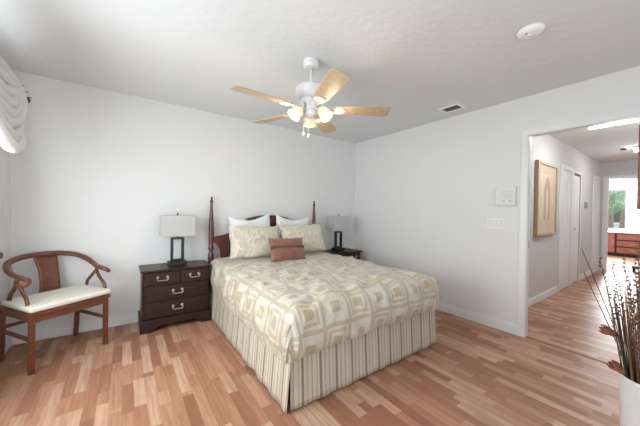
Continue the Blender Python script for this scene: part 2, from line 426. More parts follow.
MB().lathe([(0.0, 0), (0.018, 0.004), (0.012, 0.03), (0.0, 0.034)], n=12, mtx=Matrix.Rotation(PI / 2, 4, 'X')).xf(Matrix.Translation((6.58, HY - 0.016, 1.0))).build('knob', M['plastic'], d2, smooth=True)
d3 = halldoor(3, 8.12, 8.62, 2.03, 0)
MB().box((8.125, HY - 0.008, 0.01), (8.615, HY - 0.001, 2.02)).box((8.19, HY - 0.013, 0.15), (8.55, HY - 0.007, 0.9)).box((8.19, HY - 0.013, 1.05), (8.55, HY - 0.007, 1.9)).build('door_slab', M['trim'], d3, bevel=0.002)
# far room
FX = 13.0
struct('wall_far_left', MB().box((HX1 + 0.1, 2.8, 0), (FX, 2.9, H)), M['hallwall'])
struct('wall_far_right', MB().box((HX1 + 0.1, -1.5, 0), (FX, -1.4, H)), M['hallwall'])
FY0, FY1, FZ0, FZ1 = 0.75, 2.15, 0.80, 2.16
struct('wall_far_end', MB().box((FX, FY1, 0), (FX + 0.1, 2.9, H)).box((FX, -1.5, 0), (FX + 0.1, FY0, H)).box((FX, FY0, 0), (FX + 0.1, FY1, FZ0)).box((FX, FY0, FZ1), (FX + 0.1, FY1, H)), M['hallwall'])
window('window_3', 'x', FX + 0.04, FY0, FY1, FZ0, FZ1, 1, 1)

# ---------------------------------------------------------------- bed
BX, BY = 1.62, 3.465
bed = thing('poster_bed', 'mahogany bed with turned posts and an arched headboard against the back wall', 'bed', (BX, BY, 0))
POST = [(0.034, 0.0), (0.034, 0.60), (0.030, 0.615), (0.036, 0.65), (0.036, 0.685), (0.024, 0.715), (0.022, 0.735), (0.033, 0.755), (0.033, 0.77), (0.026, 0.785), (0.031, 0.86), (0.033, 0.93), (0.031, 0.985), (0.033, 0.995), (0.031, 1.005), (0.025, 1.09), (0.019, 1.21), (0.014, 1.30), (0.013, 1.312), (0.019, 1.322), (0.019, 1.345), (0.011, 1.352), (0.010, 1.362), (0.013, 1.374), (0.010, 1.388), (0.0, 1.395)]
for sx in (-1, 1):
    MB().lathe(POST, (sx * 0.755, 0, 0), 20).build('bed_post', M['mahogany'], bed, smooth=True)
half = [(0.725, 0.905), (0.66, 0.915), (0.60, 0.925), (0.545, 0.945), (0.515, 0.975), (0.495, 1.005), (0.46, 1.035), (0.41, 1.070), (0.36, 1.10), (0.28, 1.135), (0.20, 1.155), (0.10, 1.168), (0.0, 1.172)]
low = [(0.725, 0.835), (0.705, 0.825), (0.675, 0.79), (0.652, 0.74), (0.645, 0.68), (0.63, 0.60), (0.60, 0.545), (0.0, 0.53)]
poly = [(-x, z) for x, z in half] + [(x, z) for x, z in half[-2::-1]] + [(x, z) for x, z in low] + [(-x, z) for x, z in low[-2::-1]]
MB().prism(poly, 1, -0.016, 0.016).build('headboard', M['mahogany'], bed, bevel=0.006)
MB().box((-0.70, -2.0, 0.22), (-0.665, -0.03, 0.34)).build('side_rail', M['mahogany'], bed, bevel=0.004)
MB().box((0.665, -2.0, 0.22), (0.70, -0.03, 0.34)).build('side_rail', M['mahogany'], bed, bevel=0.004)
for sx in (-0.6, 0.6): MB().box((sx - 0.03, -1.95, 0), (sx + 0.03, -1.89, 0.22)).build('leg', M['mahogany'], bed, bevel=0.004)
MB().box((-0.655, -2.0, 0.2), (0.655, -0.04, 0.36)).build('box_spring', M['mattress'], bed, bevel=0.02)
MB().box((-0.735, -1.99, 0.362), (0.735, -0.035, 0.615)).build('mattress', M['mattress'], bed, bevel=0.05, seg=4)

# bed skirt: three hanging panels
sk = thing('bed_skirt', 'cream and taupe striped bed skirt hanging to the floor below the comforter', 'bed skirt', (BX, BY, 0))
def skirt(u0, u1, fn, drop=0.46, seed=0):
    n = int(abs(u1 - u0) / 0.012)
    def g(a, b):
        u = u0 + (u1 - u0) * a; t = b
        wv = (0.002 + 0.005 * t) * (math.sin(u * 34 + 2 * N(u * 3, seed)) * 0.6 + 1.2 * N(u * 7, seed + 5, t * 0.7)) + 0.030 * t
        x, y = fn(u, wv)
        return (x, y, 0.012 + (1 - t) * drop + 0.004 * N(u * 5, 1, seed), u, t * 0.4)
    return MB().grid(n, 12, g)
skirt(-0.775, 0.80, lambda u, w: (u, -1.995 - w)).build('foot_panel', M['skirt'], sk, smooth=True, solid=0.004)
skirt(-2.025, -0.10, lambda u, w: (-0.775 - w * 1.1, u), seed=3).build('side_panel', M['skirt'], sk, smooth=True, solid=0.004)
skirt(-1.98, -0.10, lambda u, w: (0.755 + w * 0.5, u), seed=7).build('side_panel', M['skirt'], sk, smooth=True, solid=0.004)
skirt(-0.80, -0.70, lambda u, w: (u * 0.9 - 0.03, -1.955 - w * 0.3 + 0.02 * math.sin(u * 160)), seed=9).build('corner_pleat', M['skirt'], sk, smooth=True, solid=0.004)

# comforter
def comforter():
    W2, L0, L1, R = 0.730, -0.06, -1.985, 0.090
    DS, DF = 0.36, 0.345
    ns, nt = 110, 110
    s0, s1 = -(W2 + DS), W2 + DS; t0, t1 = 0.0, (L0 - L1) + DF
    TOP = 0.652
    def f(a, b):
        s = s0 + (s1 - s0) * a; t = t0 + (t1 - t0) * b
        ds = max(abs(s) - W2, 0.0); dt = max(t - (L0 - L1), 0.0)
        sg = 1 if s > 0 else -1
        d = max(ds * 0.98, dt) if (ds > 0 and dt > 0) else max(ds, dt)
        hx = ds / (math.hypot(ds, dt) + 1e-9); hy = dt / (math.hypot(ds, dt) + 1e-9)
        ang = min(d / R, PI / 2)
        out = R * math.sin(ang); dn = R * (1 - math.cos(ang))
        rest = max(d - R * PI / 2, 0.0); full = 0.2
        dn += rest
        q = min(rest / full, 1.0)
        out += 0.030 * math.sin(PI * q * 0.85) - 0.012 * q
        # foot hem sits a bit lower near the left corner
        if ds > 0 and dt > 0: out *= 1.0 + 0.10 * min(ds, dt) / 0.3
        if ds > 0: out *= (0.62 if s > 0 else 1.0) * (0.55 + 0.45 * min(t / 0.9, 1.0))
        bx = max(-W2, min(W2, s)); by = -min(t, L0 - L1)
        x = bx + sg * hx * out; y = L0 + by - hy * out; z = TOP - dn
        crown = 0.022 * (1 - (bx / W2) ** 4) * (1 - dn / 0.7)
        z += crown * (0.6 if dt > 0 or ds > 0 else 1)
        # folds: soft quilting on top, vertical ripples where it hangs
        on_top = 1 - min(d / 0.12, 1.0)
        hd = min(max((t - 0.25) / 0.4, 0.15), 1.0)
        k1 = N(s * 6, t * 6, 1.5) * 0.018 + N(s * 13, t * 11, 4) * 0.012 + N(s * 24, t * 20, 6) * 0.006 + 0.007 * math.sin((s * 0.6 + t) * 27 + 5 * N(s * 3, t * 3, 2))
        edge = math.exp(-((t - (L0 - L1) + 0.05) / 0.22) ** 2)
        k1 += edge * 0.016 * math.sin(s * 26 + 4 * N(s * 2.2, t * 2.2, 8))
        k1 *= hd
        z += k1 * (0.35 + 0.65 * on_top)
        along = s if dt > ds else t
        k2 = (N(along * 7, d * 4, 11) * 0.030 + N(along * 15, d * 9, 3) * 0.018) * min(d / 0.12, 1.0)
        x += sg * hx * k2; y -= hy * k2
        if d > 0.15: z += 0.018 * N(along * 5, 3.3, 7) * min((d - 0.15) / 0.15, 1)
        if t < 0.05: z -= 0.02 * (1 - t / 0.05)
        # left flank droops further down towards the foot
        if ds > 0 and s < 0: z -= 0.035 * min(ds / DS, 1) * min(t / 1.2, 1)
        return (x, y, z, s + 10.03, t + 10.05)
    return MB().grid(ns, nt, f)
cf_o = comforter().build('comforter', M['comforter'], None, smooth=True, solid=0.016, sub=1)
cf_o.location = (BX, BY, 0)
tag(cf_o, 'puffy cream and gold satin comforter with woven squares spread over the bed', 'comforter')

# pillows
def pillow(name, loc, w, h, t, lean, rz, ry, material, label, cat, top_pinch=0.10, seed=0, uvs=1.0, flange=0.0, group=None):
    mb = MB()
    def shape(u, v, side):
        # u,v in -1..1; pinch edge midpoints so the corners stand out
        px = u * (1 - 0.06 * (1 - v * v)); pinch = top_pinch if v > 0 else 0.05
        pz = v * (1 - pinch * (1 - u * u) * abs(v))
        c = max(0.0, (1 - abs(u) ** 2.6)) * max(0.0, (1 - abs(v) ** 2.6))
        th = t / 2 * c ** 0.5
        nz = N(u * 2.2 + seed, v * 2.2, side * 3) * 0.10 + N(u * 5 + seed, v * 5, side * 5) * 0.05
        th *= (1 + nz * 2.0)
        ex = N(u * 4 + seed, v * 4, 2.2) * 0.018 * (0.5 + max(abs(u), abs(v)) ** 4)
        return (px * w / 2 + ex, side * th + ex, pz * h / 2 + ex, (u * w / 2) * uvs + 5, (v * h / 2) * uvs + 5)
    for side in (-1, 1):
        mb.grid(26, 22, lambda a, b, side=side: shape(a * 2 - 1, b * 2 - 1, side), flip=side > 0)
    o = mb.build(name, material, None, smooth=True, weld=True, sub=1)
    o.rotation_euler = (lean, ry, rz); o.location = loc
    tag(o, label, cat, group)
    return o
pillow('pillow', (1.345, 3.375, 0.945), 0.57, 0.52, 0.10, -0.08, 0.0, -0.09, M['cotton'], 'white plain pillow against the headboard behind the left patterned sham', 'pillow', 0.36, 1)
pillow('pillow', (1.945, 3.375, 0.94), 0.56, 0.51, 0.10, -0.08, 0.0, 0.08, M['cotton'], 'white plain pillow against the headboard behind the right patterned sham', 'pillow', 0.36, 4)
pillow('pillow_sham', (1.275, 3.07, 0.868), 0.66, 0.40, 0.15, -0.36, 0.0, 0.02, M['sham'], 'cream patterned pillow sham leaning left of the small brown pillow', 'pillow', 0.06, 7)
pillow('pillow_sham', (1.945, 3.07, 0.874), 0.68, 0.40, 0.15, -0.36, 0.0, -0.03, M['sham'], 'cream patterned pillow sham leaning right of the small brown pillow', 'pillow', 0.06, 10)
bp = thing('accent_pillow', 'small russet brown pillow with a ruffled band across its middle', 'pillow', (1.535, 2.765, 0.796))
def bpill():
    mb = MB(); w, h, t = 0.45, 0.28, 0.13
    for side in (-1, 1):
        def g(a, b, side=side):
            u, v = a * 2 - 1, b * 2 - 1
            c = max(0, 1 - abs(u) ** 3) * max(0, 1 - abs(v) ** 3)
            th = t / 2 * c ** 0.5 * (1 - 0.15 * math.exp(-((v - 0.1) / 0.07) ** 2))
            return (u * (1 - 0.05 * (1 - v * v)) * w / 2, side * th, v * (1 - 0.06 * (1 - u * u)) * h / 2)
        mb.grid(26, 26, g, flip=side > 0)
    return mb
rot = Matrix.Rotation(-0.42, 4, 'X') @ Matrix.Rotation(0.03, 4, 'Y')
bpill().xf(rot).build('pillow_body', M['brown'], bp, smooth=True, weld=True)
rf = MB()
def ruf(a, b):
    u = a * 2 - 1; c = max(0, 1 - abs(u) ** 3)
    th = 0.065 * c ** 0.5 * 0.86 + 0.004
    return (u * 0.45 / 2 * 0.95, -th - 0.012 * (0.6 + 0.4 * math.sin(u * 60)) * (1 - abs(b - 0.5) * 1.6), 0.014 + (b - 0.5) * 0.040 + 0.004 * math.sin(u * 60 + 1))
rf.grid(90, 6, ruf).xf(rot)
rf.build('ruffle', M['brown_dark'], bp, smooth=True, solid=0.003)

# ---------------------------------------------------------------- nightstands
def nightstand(label):
    t = thing('nightstand', label, 'nightstand', (0.468, 3.36, 0), 0, 'matching nightstands')
    w, d, hh = 0.665, 0.365, 0.62     # front at y=-d/2
    f = -d / 2
    MB().box((-0.315, f + 0.02, 0.10), (0.315, d / 2 - 0.005, hh - 0.022)).build('body', M['cherry'], t, bevel=0.003)
    MB().box((-w / 2, f - 0.008, hh - 0.022), (w / 2, d / 2, hh)).build('top', M['cherry'], t, bevel=0.006)
    # plinth with scalloped bracket feet
    def scallop(hw, hgt):
        pts = [(-hw, 0.0), (-hw + 0.10, 0.0)]
        pts += [(-hw + 0.105, 0.015), (-hw + 0.125, 0.028), (-hw + 0.15, 0.03), (-hw + 0.165, 0.045), (-hw + 0.19, 0.055)]
        pts += [(hw - 0.19, 0.055), (hw - 0.165, 0.045), (hw - 0.15, 0.03), (hw - 0.125, 0.028), (hw - 0.105, 0.015), (hw - 0.10, 0.0), (hw, 0.0)]
        return pts + [(hw, hgt), (-hw, hgt)]
    pl = MB().prism(scallop(w / 2, 0.125), 1, f - 0.012, f + 0.012)
    pl.box((-w / 2, f + 0.012, 0), (-w / 2 + 0.02, d / 2, 0.125)).box((w / 2 - 0.02, f + 0.012, 0), (w / 2, d / 2, 0.125)).box((-w / 2 + 0.02, d / 2 - 0.02, 0.05), (w / 2 - 0.02, d / 2, 0.125))
    pl.build('plinth', M['cherry'], t, bevel=0.003)
    def pull(cx, cz, par):
        h = MB()
        for sx in (-1, 1):
            h.lathe([(0.0, 0.0), (0.015, 0.001), (0.013, 0.004), (0.006, 0.006), (0.005, 0.016), (0.008, 0.019), (0.0, 0.024)], n=10, mtx=Matrix.Rotation(PI / 2, 4, 'X')).v
        # shift the two rosettes apart
        k = len(h.v) // 2
        h.v = [(x + (-0.042 if i < k else 0.042), y, z) for i, (x, y, z) in enumerate(h.v)]
        h.tube(smoothpath([(-0.042, -0.016, 0), (-0.048, -0.02, -0.014), (-0.034, -0.022, -0.030), (-0.012, -0.023, -0.026), (0, -0.023, -0.030), (0.012, -0.023, -0.026), (0.034, -0.022, -0.030), (0.048, -0.02, -0.014), (0.042, -0.016, 0)], 4), 0.0042, 8)
        h.xf(Matrix.Translation((cx, f + 0.004, cz))).build('handle', M['brass'], par, smooth=True)
    def drawer(x0, x1, z0, z1):
        b = MB().box((x0, f + 0.004, z0), (x1, f + 0.03, z1)).build('drawer', M['cherry'], t, bevel=0.005)
        pull((x0 + x1) / 2, (z0 + z1) / 2 + 0.015, b)
    drawer(-0.295, -0.004 + 0.02, 0.462, 0.588); drawer(0.026, 0.295, 0.462, 0.588)
    drawer(-0.295, 0.295, 0.302, 0.450); drawer(-0.295, 0.295, 0.135, 0.290)
    return t
ns = nightstand('dark cherry nightstand with brass pulls on the left side of the bed')
ns2 = copy_tree(ns); ns2.location = (2.775, 3.33, 0); ns2['label'] = 'dark cherry nightstand in the corner mostly hidden behind the bed'

def lamp(label):
    t = thing('table_lamp', label, 'lamp', (0.482, 3.355, 0.6205), 0, 'matching table lamps')
    MB().box((-0.092, -0.06, 0), (0.092, 0.06, 0.045)).build('base', M['black'], t, bevel=0.004)
    fr = MB(); w, tk, z0, z1 = 0.066, 0.026, 0.045, 0.305
    fr.box((-w, -0.02, z0), (-w + tk, 0.02, z1)).box((w - tk, -0.02, z0), (w, 0.02, z1)).box((-w + tk, -0.02, z0), (w - tk, 0.02, z0 + 0.022)).box((-w + tk, -0.02, z1 - 0.022), (w - tk, 0.02, z1))
    fr.build('frame', M['black'], t, bevel=0.002)
    MB().lathe([(0.007, 0.305), (0.007, 0.33), (0.014, 0.333), (0.014, 0.37), (0.004, 0.372), (0.004, 0.55), (0.009, 0.552), (0.010, 0.562), (0.006, 0.572), (0.0, 0.575)], n=12).build('stem', M['black'], t, smooth=True)
    s = MB(); a, b, z0, z1 = 0.165, 0.08, 0.325, 0.545; q = 0.004
    s.box((-a, -b, z0), (a, -b + q, z1)).box((-a, b - q, z0), (a, b, z1)).box((-a, -b + q, z0), (-a + q, b - q, z1)).box((a - q, -b + q, z0), (a, b - q, z1))
    s.build('lamp_shade', M['linen'], t)
    sp = MB().box((-a + q, -0.002, z1 - 0.02), (a - q, 0.002, z1 - 0.016)).box((-0.002, -b + q, z1 - 0.02), (0.002, b - q, z1 - 0.016)).build('spider', M['black'], t)
    return t
lp = lamp('black open-frame table lamp with white shade on the left nightstand')
lp2 = copy_tree(lp); lp2.location = (2.765, 3.34, 0.6205); lp2['label'] = 'black open-frame table lamp with white shade on the corner nightstand'

# ---------------------------------------------------------------- horseshoe armchair
ch = thing('horseshoe_armchair', 'rosewood horseshoe-back armchair with cream seat cushion in the left corner', 'chair', (-0.545, 2.86, 0), math.radians(33.2))
WC, DC = 0.50, 0.44
def leg(x, y, flare):
    if flare:
        p = smoothpath([(x, y + 0.024, 0), (x, y + 0.008, 0.12), (x, y, 0.26), (x, y, 0.43)], 5)
        return MB().tube(p, [0.015] * len(p), 4, 'square', up=Vector((0, 1, 0)))
    return MB().box((x - 0.016, y - 0.016, 0), (x + 0.016, y + 0.016, 0.43))
for (x, y, fl) in ((0, 0, 0), (WC, 0, 0), (0, DC - 0.02, 1), (WC, DC - 0.02, 1)): leg(x, y, fl).build('leg', M['rosewood'], ch, bevel=0.003)
sf = MB().box((-0.025, -0.026, 0.425), (WC + 0.025, 0.03, 0.452)).box((-0.025, DC - 0.05, 0.425), (WC + 0.025, DC + 0.01, 0.452)).box((-0.025, 0.03, 0.425), (0.03, DC - 0.05, 0.452)).box((WC - 0.03, 0.03, 0.425), (WC + 0.025, DC - 0.05, 0.452)).box((0.03, 0.03, 0.43), (WC - 0.03, DC - 0.05, 0.445))
sf.build('seat_frame', M['rosewood'], ch, bevel=0.005)
ap = MB().box((0.019, -0.012, 0.375), (WC - 0.019, 0.010, 0.425)).box((0.019, DC - 0.03, 0.375), (WC - 0.019, DC - 0.01, 0.425)).box((-0.012, 0.019, 0.385), (0.01, DC - 0.04, 0.425)).box((WC - 0.01, 0.019, 0.385), (WC + 0.012, DC - 0.04, 0.425))
ap.build('apron', M['rosewood'], ch, bevel=0.003)
for x in (0, WC): MB().box((x - 0.009, 0.015, 0.235), (x + 0.009, DC - 0.02, 0.262)).build('stretcher', M['rosewood'], ch, bevel=0.003)
MB().box((0.01, DC - 0.035, 0.265), (WC - 0.01, DC - 0.013, 0.29)).build('stretcher', M['rosewood'], ch, bevel=0.003)
cu_ = MB()
def cush(a, b):
    pass
MB().box((-0.022, -0.030, 0.454), (WC + 0.030, DC - 0.045, 0.500)).build('seat_cushion', M['cushion'], ch, bevel=0.02, seg=4)
cxm = WC / 2 + 0.018
rail = [(-0.030, 0.072, 0.648), (-0.008, 0.055, 0.663), (0.014, 0.085, 0.680), (0.012, 0.16, 0.690), (-0.004, 0.25, 0.708), (-0.004, 0.34, 0.742), (0.038, 0.43, 0.782), (0.135, 0.480, 0.807), (cxm, 0.495, 0.815)]
rp = smoothpath(rail + [(2 * cxm - x, y, z) for x, y, z in rail[-2::-1]], 6)
rr = [0.019 + 0.003 * math.sin(PI * i / (len(rp) - 1)) for i in range(len(rp))]
rr[0] = rr[-1] = 0.012; rr[1] = rr[-2] = 0.017
MB().tube(rp, rr, 12, (0.85, 1.1)).build('crest_rail', M['rosewood'], ch, smooth=True)
sp = MB()
def splat(a, b):
    z = 0.448 + a * (0.800 - 0.448); w = 0.080 - 0.012 * math.sin(PI * a) + 0.004 * a
    y = DC - 0.025 + 0.085 * a - 0.035 * math.sin(PI * a)
    return (cxm + 0.022 + (b * 2 - 1) * w, y - 0.012 * (1 - (b * 2 - 1) ** 2) * -1, z)
sp.grid(16, 8, splat).build('back_splat', M['rosewood'], ch, smooth=True, solid=0.014)
for mir in (0, 1):
    X = (lambda x: 2 * cxm - x) if mir else (lambda x: x)
    p = smoothpath([(X(0.005), 0.335, 0.44), (X(0.006), 0.325, 0.53), (X(0.004), 0.255, 0.60), (X(-0.004), 0.205, 0.655), (X(0.004), 0.205, 0.692)], 6)
    MB().tube(p, 0.0145, 10, (0.9, 1.15)).build('arm_post', M['rosewood'], ch, smooth=True)
    p = smoothpath([(X(0.002), 0.055, 0.44), (X(0.004), 0.075, 0.53), (X(0.006), 0.14, 0.59), (X(0.0), 0.195, 0.640)], 6)
    MB().tube(p, 0.0135, 10, (0.9, 1.15)).build('arm_brace', M['rosewood'], ch, smooth=True)

# ---------------------------------------------------------------- ceiling fan
FC = (1.205, 1.833)
fan = thing('ceiling_fan', 'white five-blade ceiling fan with lit frosted lamps hanging over the bed', 'ceiling fan', (FC[0], FC[1], H))
MB().lathe([(0.062, 0.0), (0.063, -0.004), (0.063, -0.046), (0.062, -0.052), (0.056, -0.058), (0.050, -0.060), (0.020, -0.062)], n=24).build('canopy', M['fanwhite'], fan, smooth=True)
MB().lathe([(0.012, -0.06), (0.012, -0.22)], n=12).build('downrod', M['fanwhite'], fan, smooth=True)
MB().lathe([(0.020, -0.196), (0.09, -0.205), (0.108, -0.210), (0.119, -0.224), (0.121, -0.232), (0.121, -0.268), (0.118, -0.276), (0.100, -0.292), (0.09, -0.300), (0.06, -0.318)], n=32).build('motor_housing', M['fanwhite'], fan, smooth=True)
MB().lathe([(0.085, -0.315), (0.085, -0.345), (0.055, -0.355), (0.052, -0.40), (0.056, -0.41), (0.045, -0.44), (0.018, -0.455), (0.0, -0.457)], n=28).build('light_kit', M['fanwhite'], fan, smooth=True)
for k in range(5):
    ang = PI + 0.0223 - k * 2 * PI / 5
    R = Matrix.Rotation(ang, 4, 'Z') @ Matrix.Translation((0, 0, -0.388)) @ Matrix.Rotation(math.radians(-11), 4, 'X')
    out = []
    r0, r1 = 0.185, 0.632
    for i in range(13):
        a = i / 12; r = r0 + (r1 - r0) * a; hw = 0.052 + 0.022 * a
        if a > 0.9: hw -= 0.022 * ((a - 0.9) / 0.1) ** 2
        if a < 0.06: hw -= 0.010 * (1 - a / 0.06)
        out.append((r, hw))
    poly = out + [(r, -h) for r, h in out[::-1]]
    bl = MB().prism([(x, y) for x, y in poly], 2, -0.003, 0.003).xf(R).build('blade', M['blade'], fan, bevel=0.0015)
    ir = MB().prism([(0.085, 0.02), (0.14, 0.016), (0.175, 0.03), (0.21, 0.045), (0.255, 0.042), (0.27, 0.018), (0.275, 0.0), (0.27, -0.018), (0.255, -0.042), (0.21, -0.045), (0.175, -0.03), (0.14, -0.016), (0.085, -0.02)], 2, -0.010, -0.004)
    ir.box((0.075, -0.02, -0.012), (0.10, 0.02, 0.035))
    ir.xf(R).build('blade_iron', M['fanwhite'], bl, bevel=0.002)
vd = math.atan2(FC[1], FC[0])
for a in (vd, vd + 2 * PI / 3, vd - 2 * PI / 3):
    dx, dy = math.cos(a), math.sin(a)
    MB().tube(smoothpath([(dx * 0.04, dy * 0.04, -0.405), (dx * 0.065, dy * 0.065, -0.39), (dx * 0.085, dy * 0.085, -0.40)], 4), 0.009, 10).build('lamp_arm', M['fanwhite'], fan, smooth=True)
    ax = Vector((dx * 0.66, dy * 0.66, -0.75)).normalized()
    R = Matrix.Translation((dx * 0.080, dy * 0.080, -0.385)) @ ax.to_track_quat('Z', 'Y').to_matrix().to_4x4() @ Matrix.Scale(0.88, 4)
    sh = MB().lathe([(0.022, 0.0), (0.026, 0.012), (0.040, 0.03), (0.050, 0.055), (0.052, 0.075), (0.050, 0.095), (0.054, 0.112), (0.060, 0.122), (0.057, 0.121), (0.050, 0.110), (0.047, 0.095), (0.049, 0.075), (0.047, 0.055), (0.037, 0.032), (0.024, 0.015)], n=24, mtx=R)
    sh.f = sh.f[:-2] if False else sh.f
    s_o = sh.build('lamp_shade', M['glass_shade'], fan, smooth=True)
    bl = MB().lathe([(0.0, 0.018), (0.012, 0.02), (0.014, 0.035), (0.024, 0.055), (0.026, 0.068), (0.020, 0.085), (0.0, 0.093)], n=16, mtx=R).build('bulb', M['bulb'], s_o, smooth=True)
    pd = bpy.data.lights.new('fan_lamp', 'POINT'); pd.energy = 3.2; pd.color = (1.0, 0.80, 0.55); pd.shadow_soft_size = 0.03
    po = bpy.data.objects.new('fan_lamp', pd); COL.objects.link(po); po.parent = fan
    po.location = R @ Vector((0, 0, 0.140))
pv = Vector((FC[1], -FC[0], 0)).normalized()
for lat, zb in ((-0.052, -0.575), (-0.014, -0.585)):
    p0 = pv * lat
    pc = MB().tube([(p0.x, p0.y, -0.46), (p0.x, p0.y, zb)], 0.0016, 6).build('pull_chain', M['plastic'], fan)
    MB().lathe([(0.0, zb + 0.012), (0.007, zb), (0.008, zb - 0.012), (0.0, zb - 0.026)], (p0.x, p0.y, 0), 10).build('pull_knob', M['plastic'], pc, smooth=True)

# ---------------------------------------------------------------- ceiling and wall fittings
sd = thing('smoke_detector', 'round white smoke detector on the bedroom ceiling', 'smoke detector', (2.125, 0.66, H))
MB().lathe([(0.072, 0.0), (0.074, -0.010), (0.070, -0.022), (0.055, -0.034), (0.03, -0.038), (0.0, -0.039)], n=32).build('housing', M['plastic'], sd, smooth=True)
MB().lathe([(0.012, -0.036), (0.012, -0.041), (0.0, -0.042)], (-0.01, 0.0, 0), 12).build('test_button', M['plastic'], sd, smooth=True)
MB().box((-0.047, 0.004, -0.037), (-0.030, 0.016, -0.033)).build('indicator', M['greyplastic'], sd)
av = thing('air_vent', 'small rectangular ceiling air vent with dark slats near the right wall', 'vent', (3.01, 1.665, H))
MB().box((-0.085, -0.115, -0.012), (0.085, -0.09, 0)).box((-0.085, 0.09, -0.012), (0.085, 0.115, 0)).box((-0.085, -0.09, -0.012), (-0.06, 0.09, 0)).box((0.06, -0.09, -0.012), (0.085, 0.09, 0)).build('frame', M['plastic'], av, bevel=0.002)
MB().box((-0.06, -0.09, -0.002), (0.06, 0.09, 0)).build('duct', M['darkgap'], av)
sl = MB()
for k in range(7):
    c_ = -0.051 + 0.017 * k
    sl.prism([(c_ - 0.006, -0.010), (c_ - 0.004, -0.011), (c_ + 0.006, -0.004), (c_ + 0.004, -0.003)], 1, -0.09, 0.09)
for i, (x, y, z) in enumerate(sl.v): pass
sl.build('slats', M['greyplastic'], av)
sw = thing('light_switch', 'white three-gang light switch plate on the right wall near the opening', 'light switch', (XR, 1.311, 1.141))
MB().box((-0.006, -0.078, -0.056), (0, 0.078, 0.056)).build('plate', M['plastic'], sw, bevel=0.002)
for y in (-0.048, 0.0, 0.048): MB().box((-0.010, y - 0.016, -0.032), (-0.006, y + 0.016, 0.032)).build('rocker', M['trim'], sw, bevel=0.001)
for y in (-0.048, 0.0, 0.048):
    MB().box((-0.0066, y - 0.018, -0.034), (-0.0058, y + 0.018, 0.034)).build('rocker_gap', M['steel'], sw)
dc = thing('door_chime', 'square white chime box with wavy ridges on the right wall above the switch', 'chime', (XR, 1.205, 1.437))
MB().box((-0.035, -0.093, -0.10), (0, 0.093, 0.10)).build('box', M['wall'], dc, bevel=0.004)
for k in range(4):
    z = 0.055 - 0.024 * k
    p = smoothpath([(-0.036, 0.03 + 0.006 * k, z + 0.012), (-0.036, -0.005, z - 0.004 - 0.002 * k), (-0.036, -0.035, z - 0.012), (-0.036, -0.068, z - 0.010)], 5)
    MB().tube(p, 0.003, 6).build('ridge', M['hallwall'], dc, smooth=True)
MB().box((-0.037, 0.005, -0.062), (-0.034, 0.016, -0.048)).build('speaker_hole', M['steel'], dc)
MB().box((-0.037, -0.055, -0.06), (-0.034, -0.035, -0.05)).build('speaker_hole', M['steel'], dc)

# ---------------------------------------------------------------- curtains on the left window
rd = thing('curtain_rod', 'pewter curtain rod with leaf finial above the left window', 'curtain rod', (-0.65, 0, 2.113))
MB().tube([(0, 0.35, 0), (0, 2.86, 0)], 0.012, 12).build('rod', M['pewter'], rd, smooth=True)
for y in (0.6, 2.95): MB().box((-0.18, y - 0.012, -0.012), (0.0, y + 0.012, 0.012)).box((-0.18, y - 0.03, -0.05), (-0.172, y + 0.03, 0.05)).build('bracket', M['pewter'], rd, bevel=0.002)
fi = MB()
fi.tube(smoothpath([(0, 2.84, 0), (0, 2.92, 0.012), (0, 3.02, 0.012), (0, 3.12, -0.004), (0, 3.24, 0.002)], 5), [0.012] * 5 + [0.018] * 6 + [0.014] * 5 + [0.006] * 5, 10)
for (y, a, l) in ((2.94, 0.8, 0.09), (3.00, -0.7, 0.08), (3.06, 0.7, 0.09), (3.13, -0.6, 0.08), (3.17, 0.4, 0.07)):
    for sx in (-1, 1):
        fi.tube(smoothpath([(0, y, 0.0), (sx * 0.02, y + l * 0.4, math.sin(a) * l * 0.35), (sx * 0.012, y + l, math.sin(a) * l * 0.75)], 4), [0.005, 0.010, 0.013, 0.015, 0.013, 0.011, 0.008, 0.005, 0.002], 8, (1.0, 0.4))
fi.build('finial', M['pewter'], rd, smooth=True)
swag_o = thing('window_swag', 'white gathered swag valance draped over the curtain rod', 'valance', (0, 0, 0))
for (y0, y1, mx) in ((0.30, 1.20, 0.16), (1.20, 2.05, 0.16), (2.05, 2.86, 0.56)):
    def sheet(a, b, y0=y0, y1=y1, mx=mx):
        y = y0 + (y1 - y0) * a; c = max(0.0, 4 * a * (1 - a)) ** 0.55
        return (-0.662 + 0.02 * b + 0.03 * c * b, y, 2.165 - (0.05 + (mx - 0.05) * c) * b)
    MB().grid(40, 14, sheet).build('swag', M['swag'], swag_o, smooth=True, solid=0.003)
    for i in range(8 if mx > 0.3 else 3):
        sag = 0.03 + 0.064 * i; pts = []; rad = []
        for j in range(25):
            a = j / 24; c = max(0.0, 4 * a * (1 - a)) ** 0.55
            pts.append((-0.640 + 0.012 * i * c + 0.01 * N(i * 3, a * 4), y0 + (y1 - y0) * a, 2.150 - sag * c - 0.010 * i + 0.012 * N(a * 5, i * 2.3)))
            rad.append((0.013 + 0.019 * c) * (1 + 0.25 * N(a * 6, i)))
        MB().tube(pts, rad, 10, (1.0, 1.15)).build('fold', M['swag'], swag_o, smooth=True)
tl = MB()
def tail(a, b):
    th = a * 2 - 1; t = b
    y = 2.93 + th * (0.05 + 0.05 * t) ; z = 2.165 - t * (0.20 + 0.07 * math.sin(a * 9))
    x = -0.655 + 0.035 * math.sin(a * 22) * (0.4 + 0.6 * t) + 0.03 * math.sin(PI * t)
    return (x, y, z)
tl.grid(50, 18, tail).build('tail', M['swag'], swag_o, smooth=True, solid=0.004)
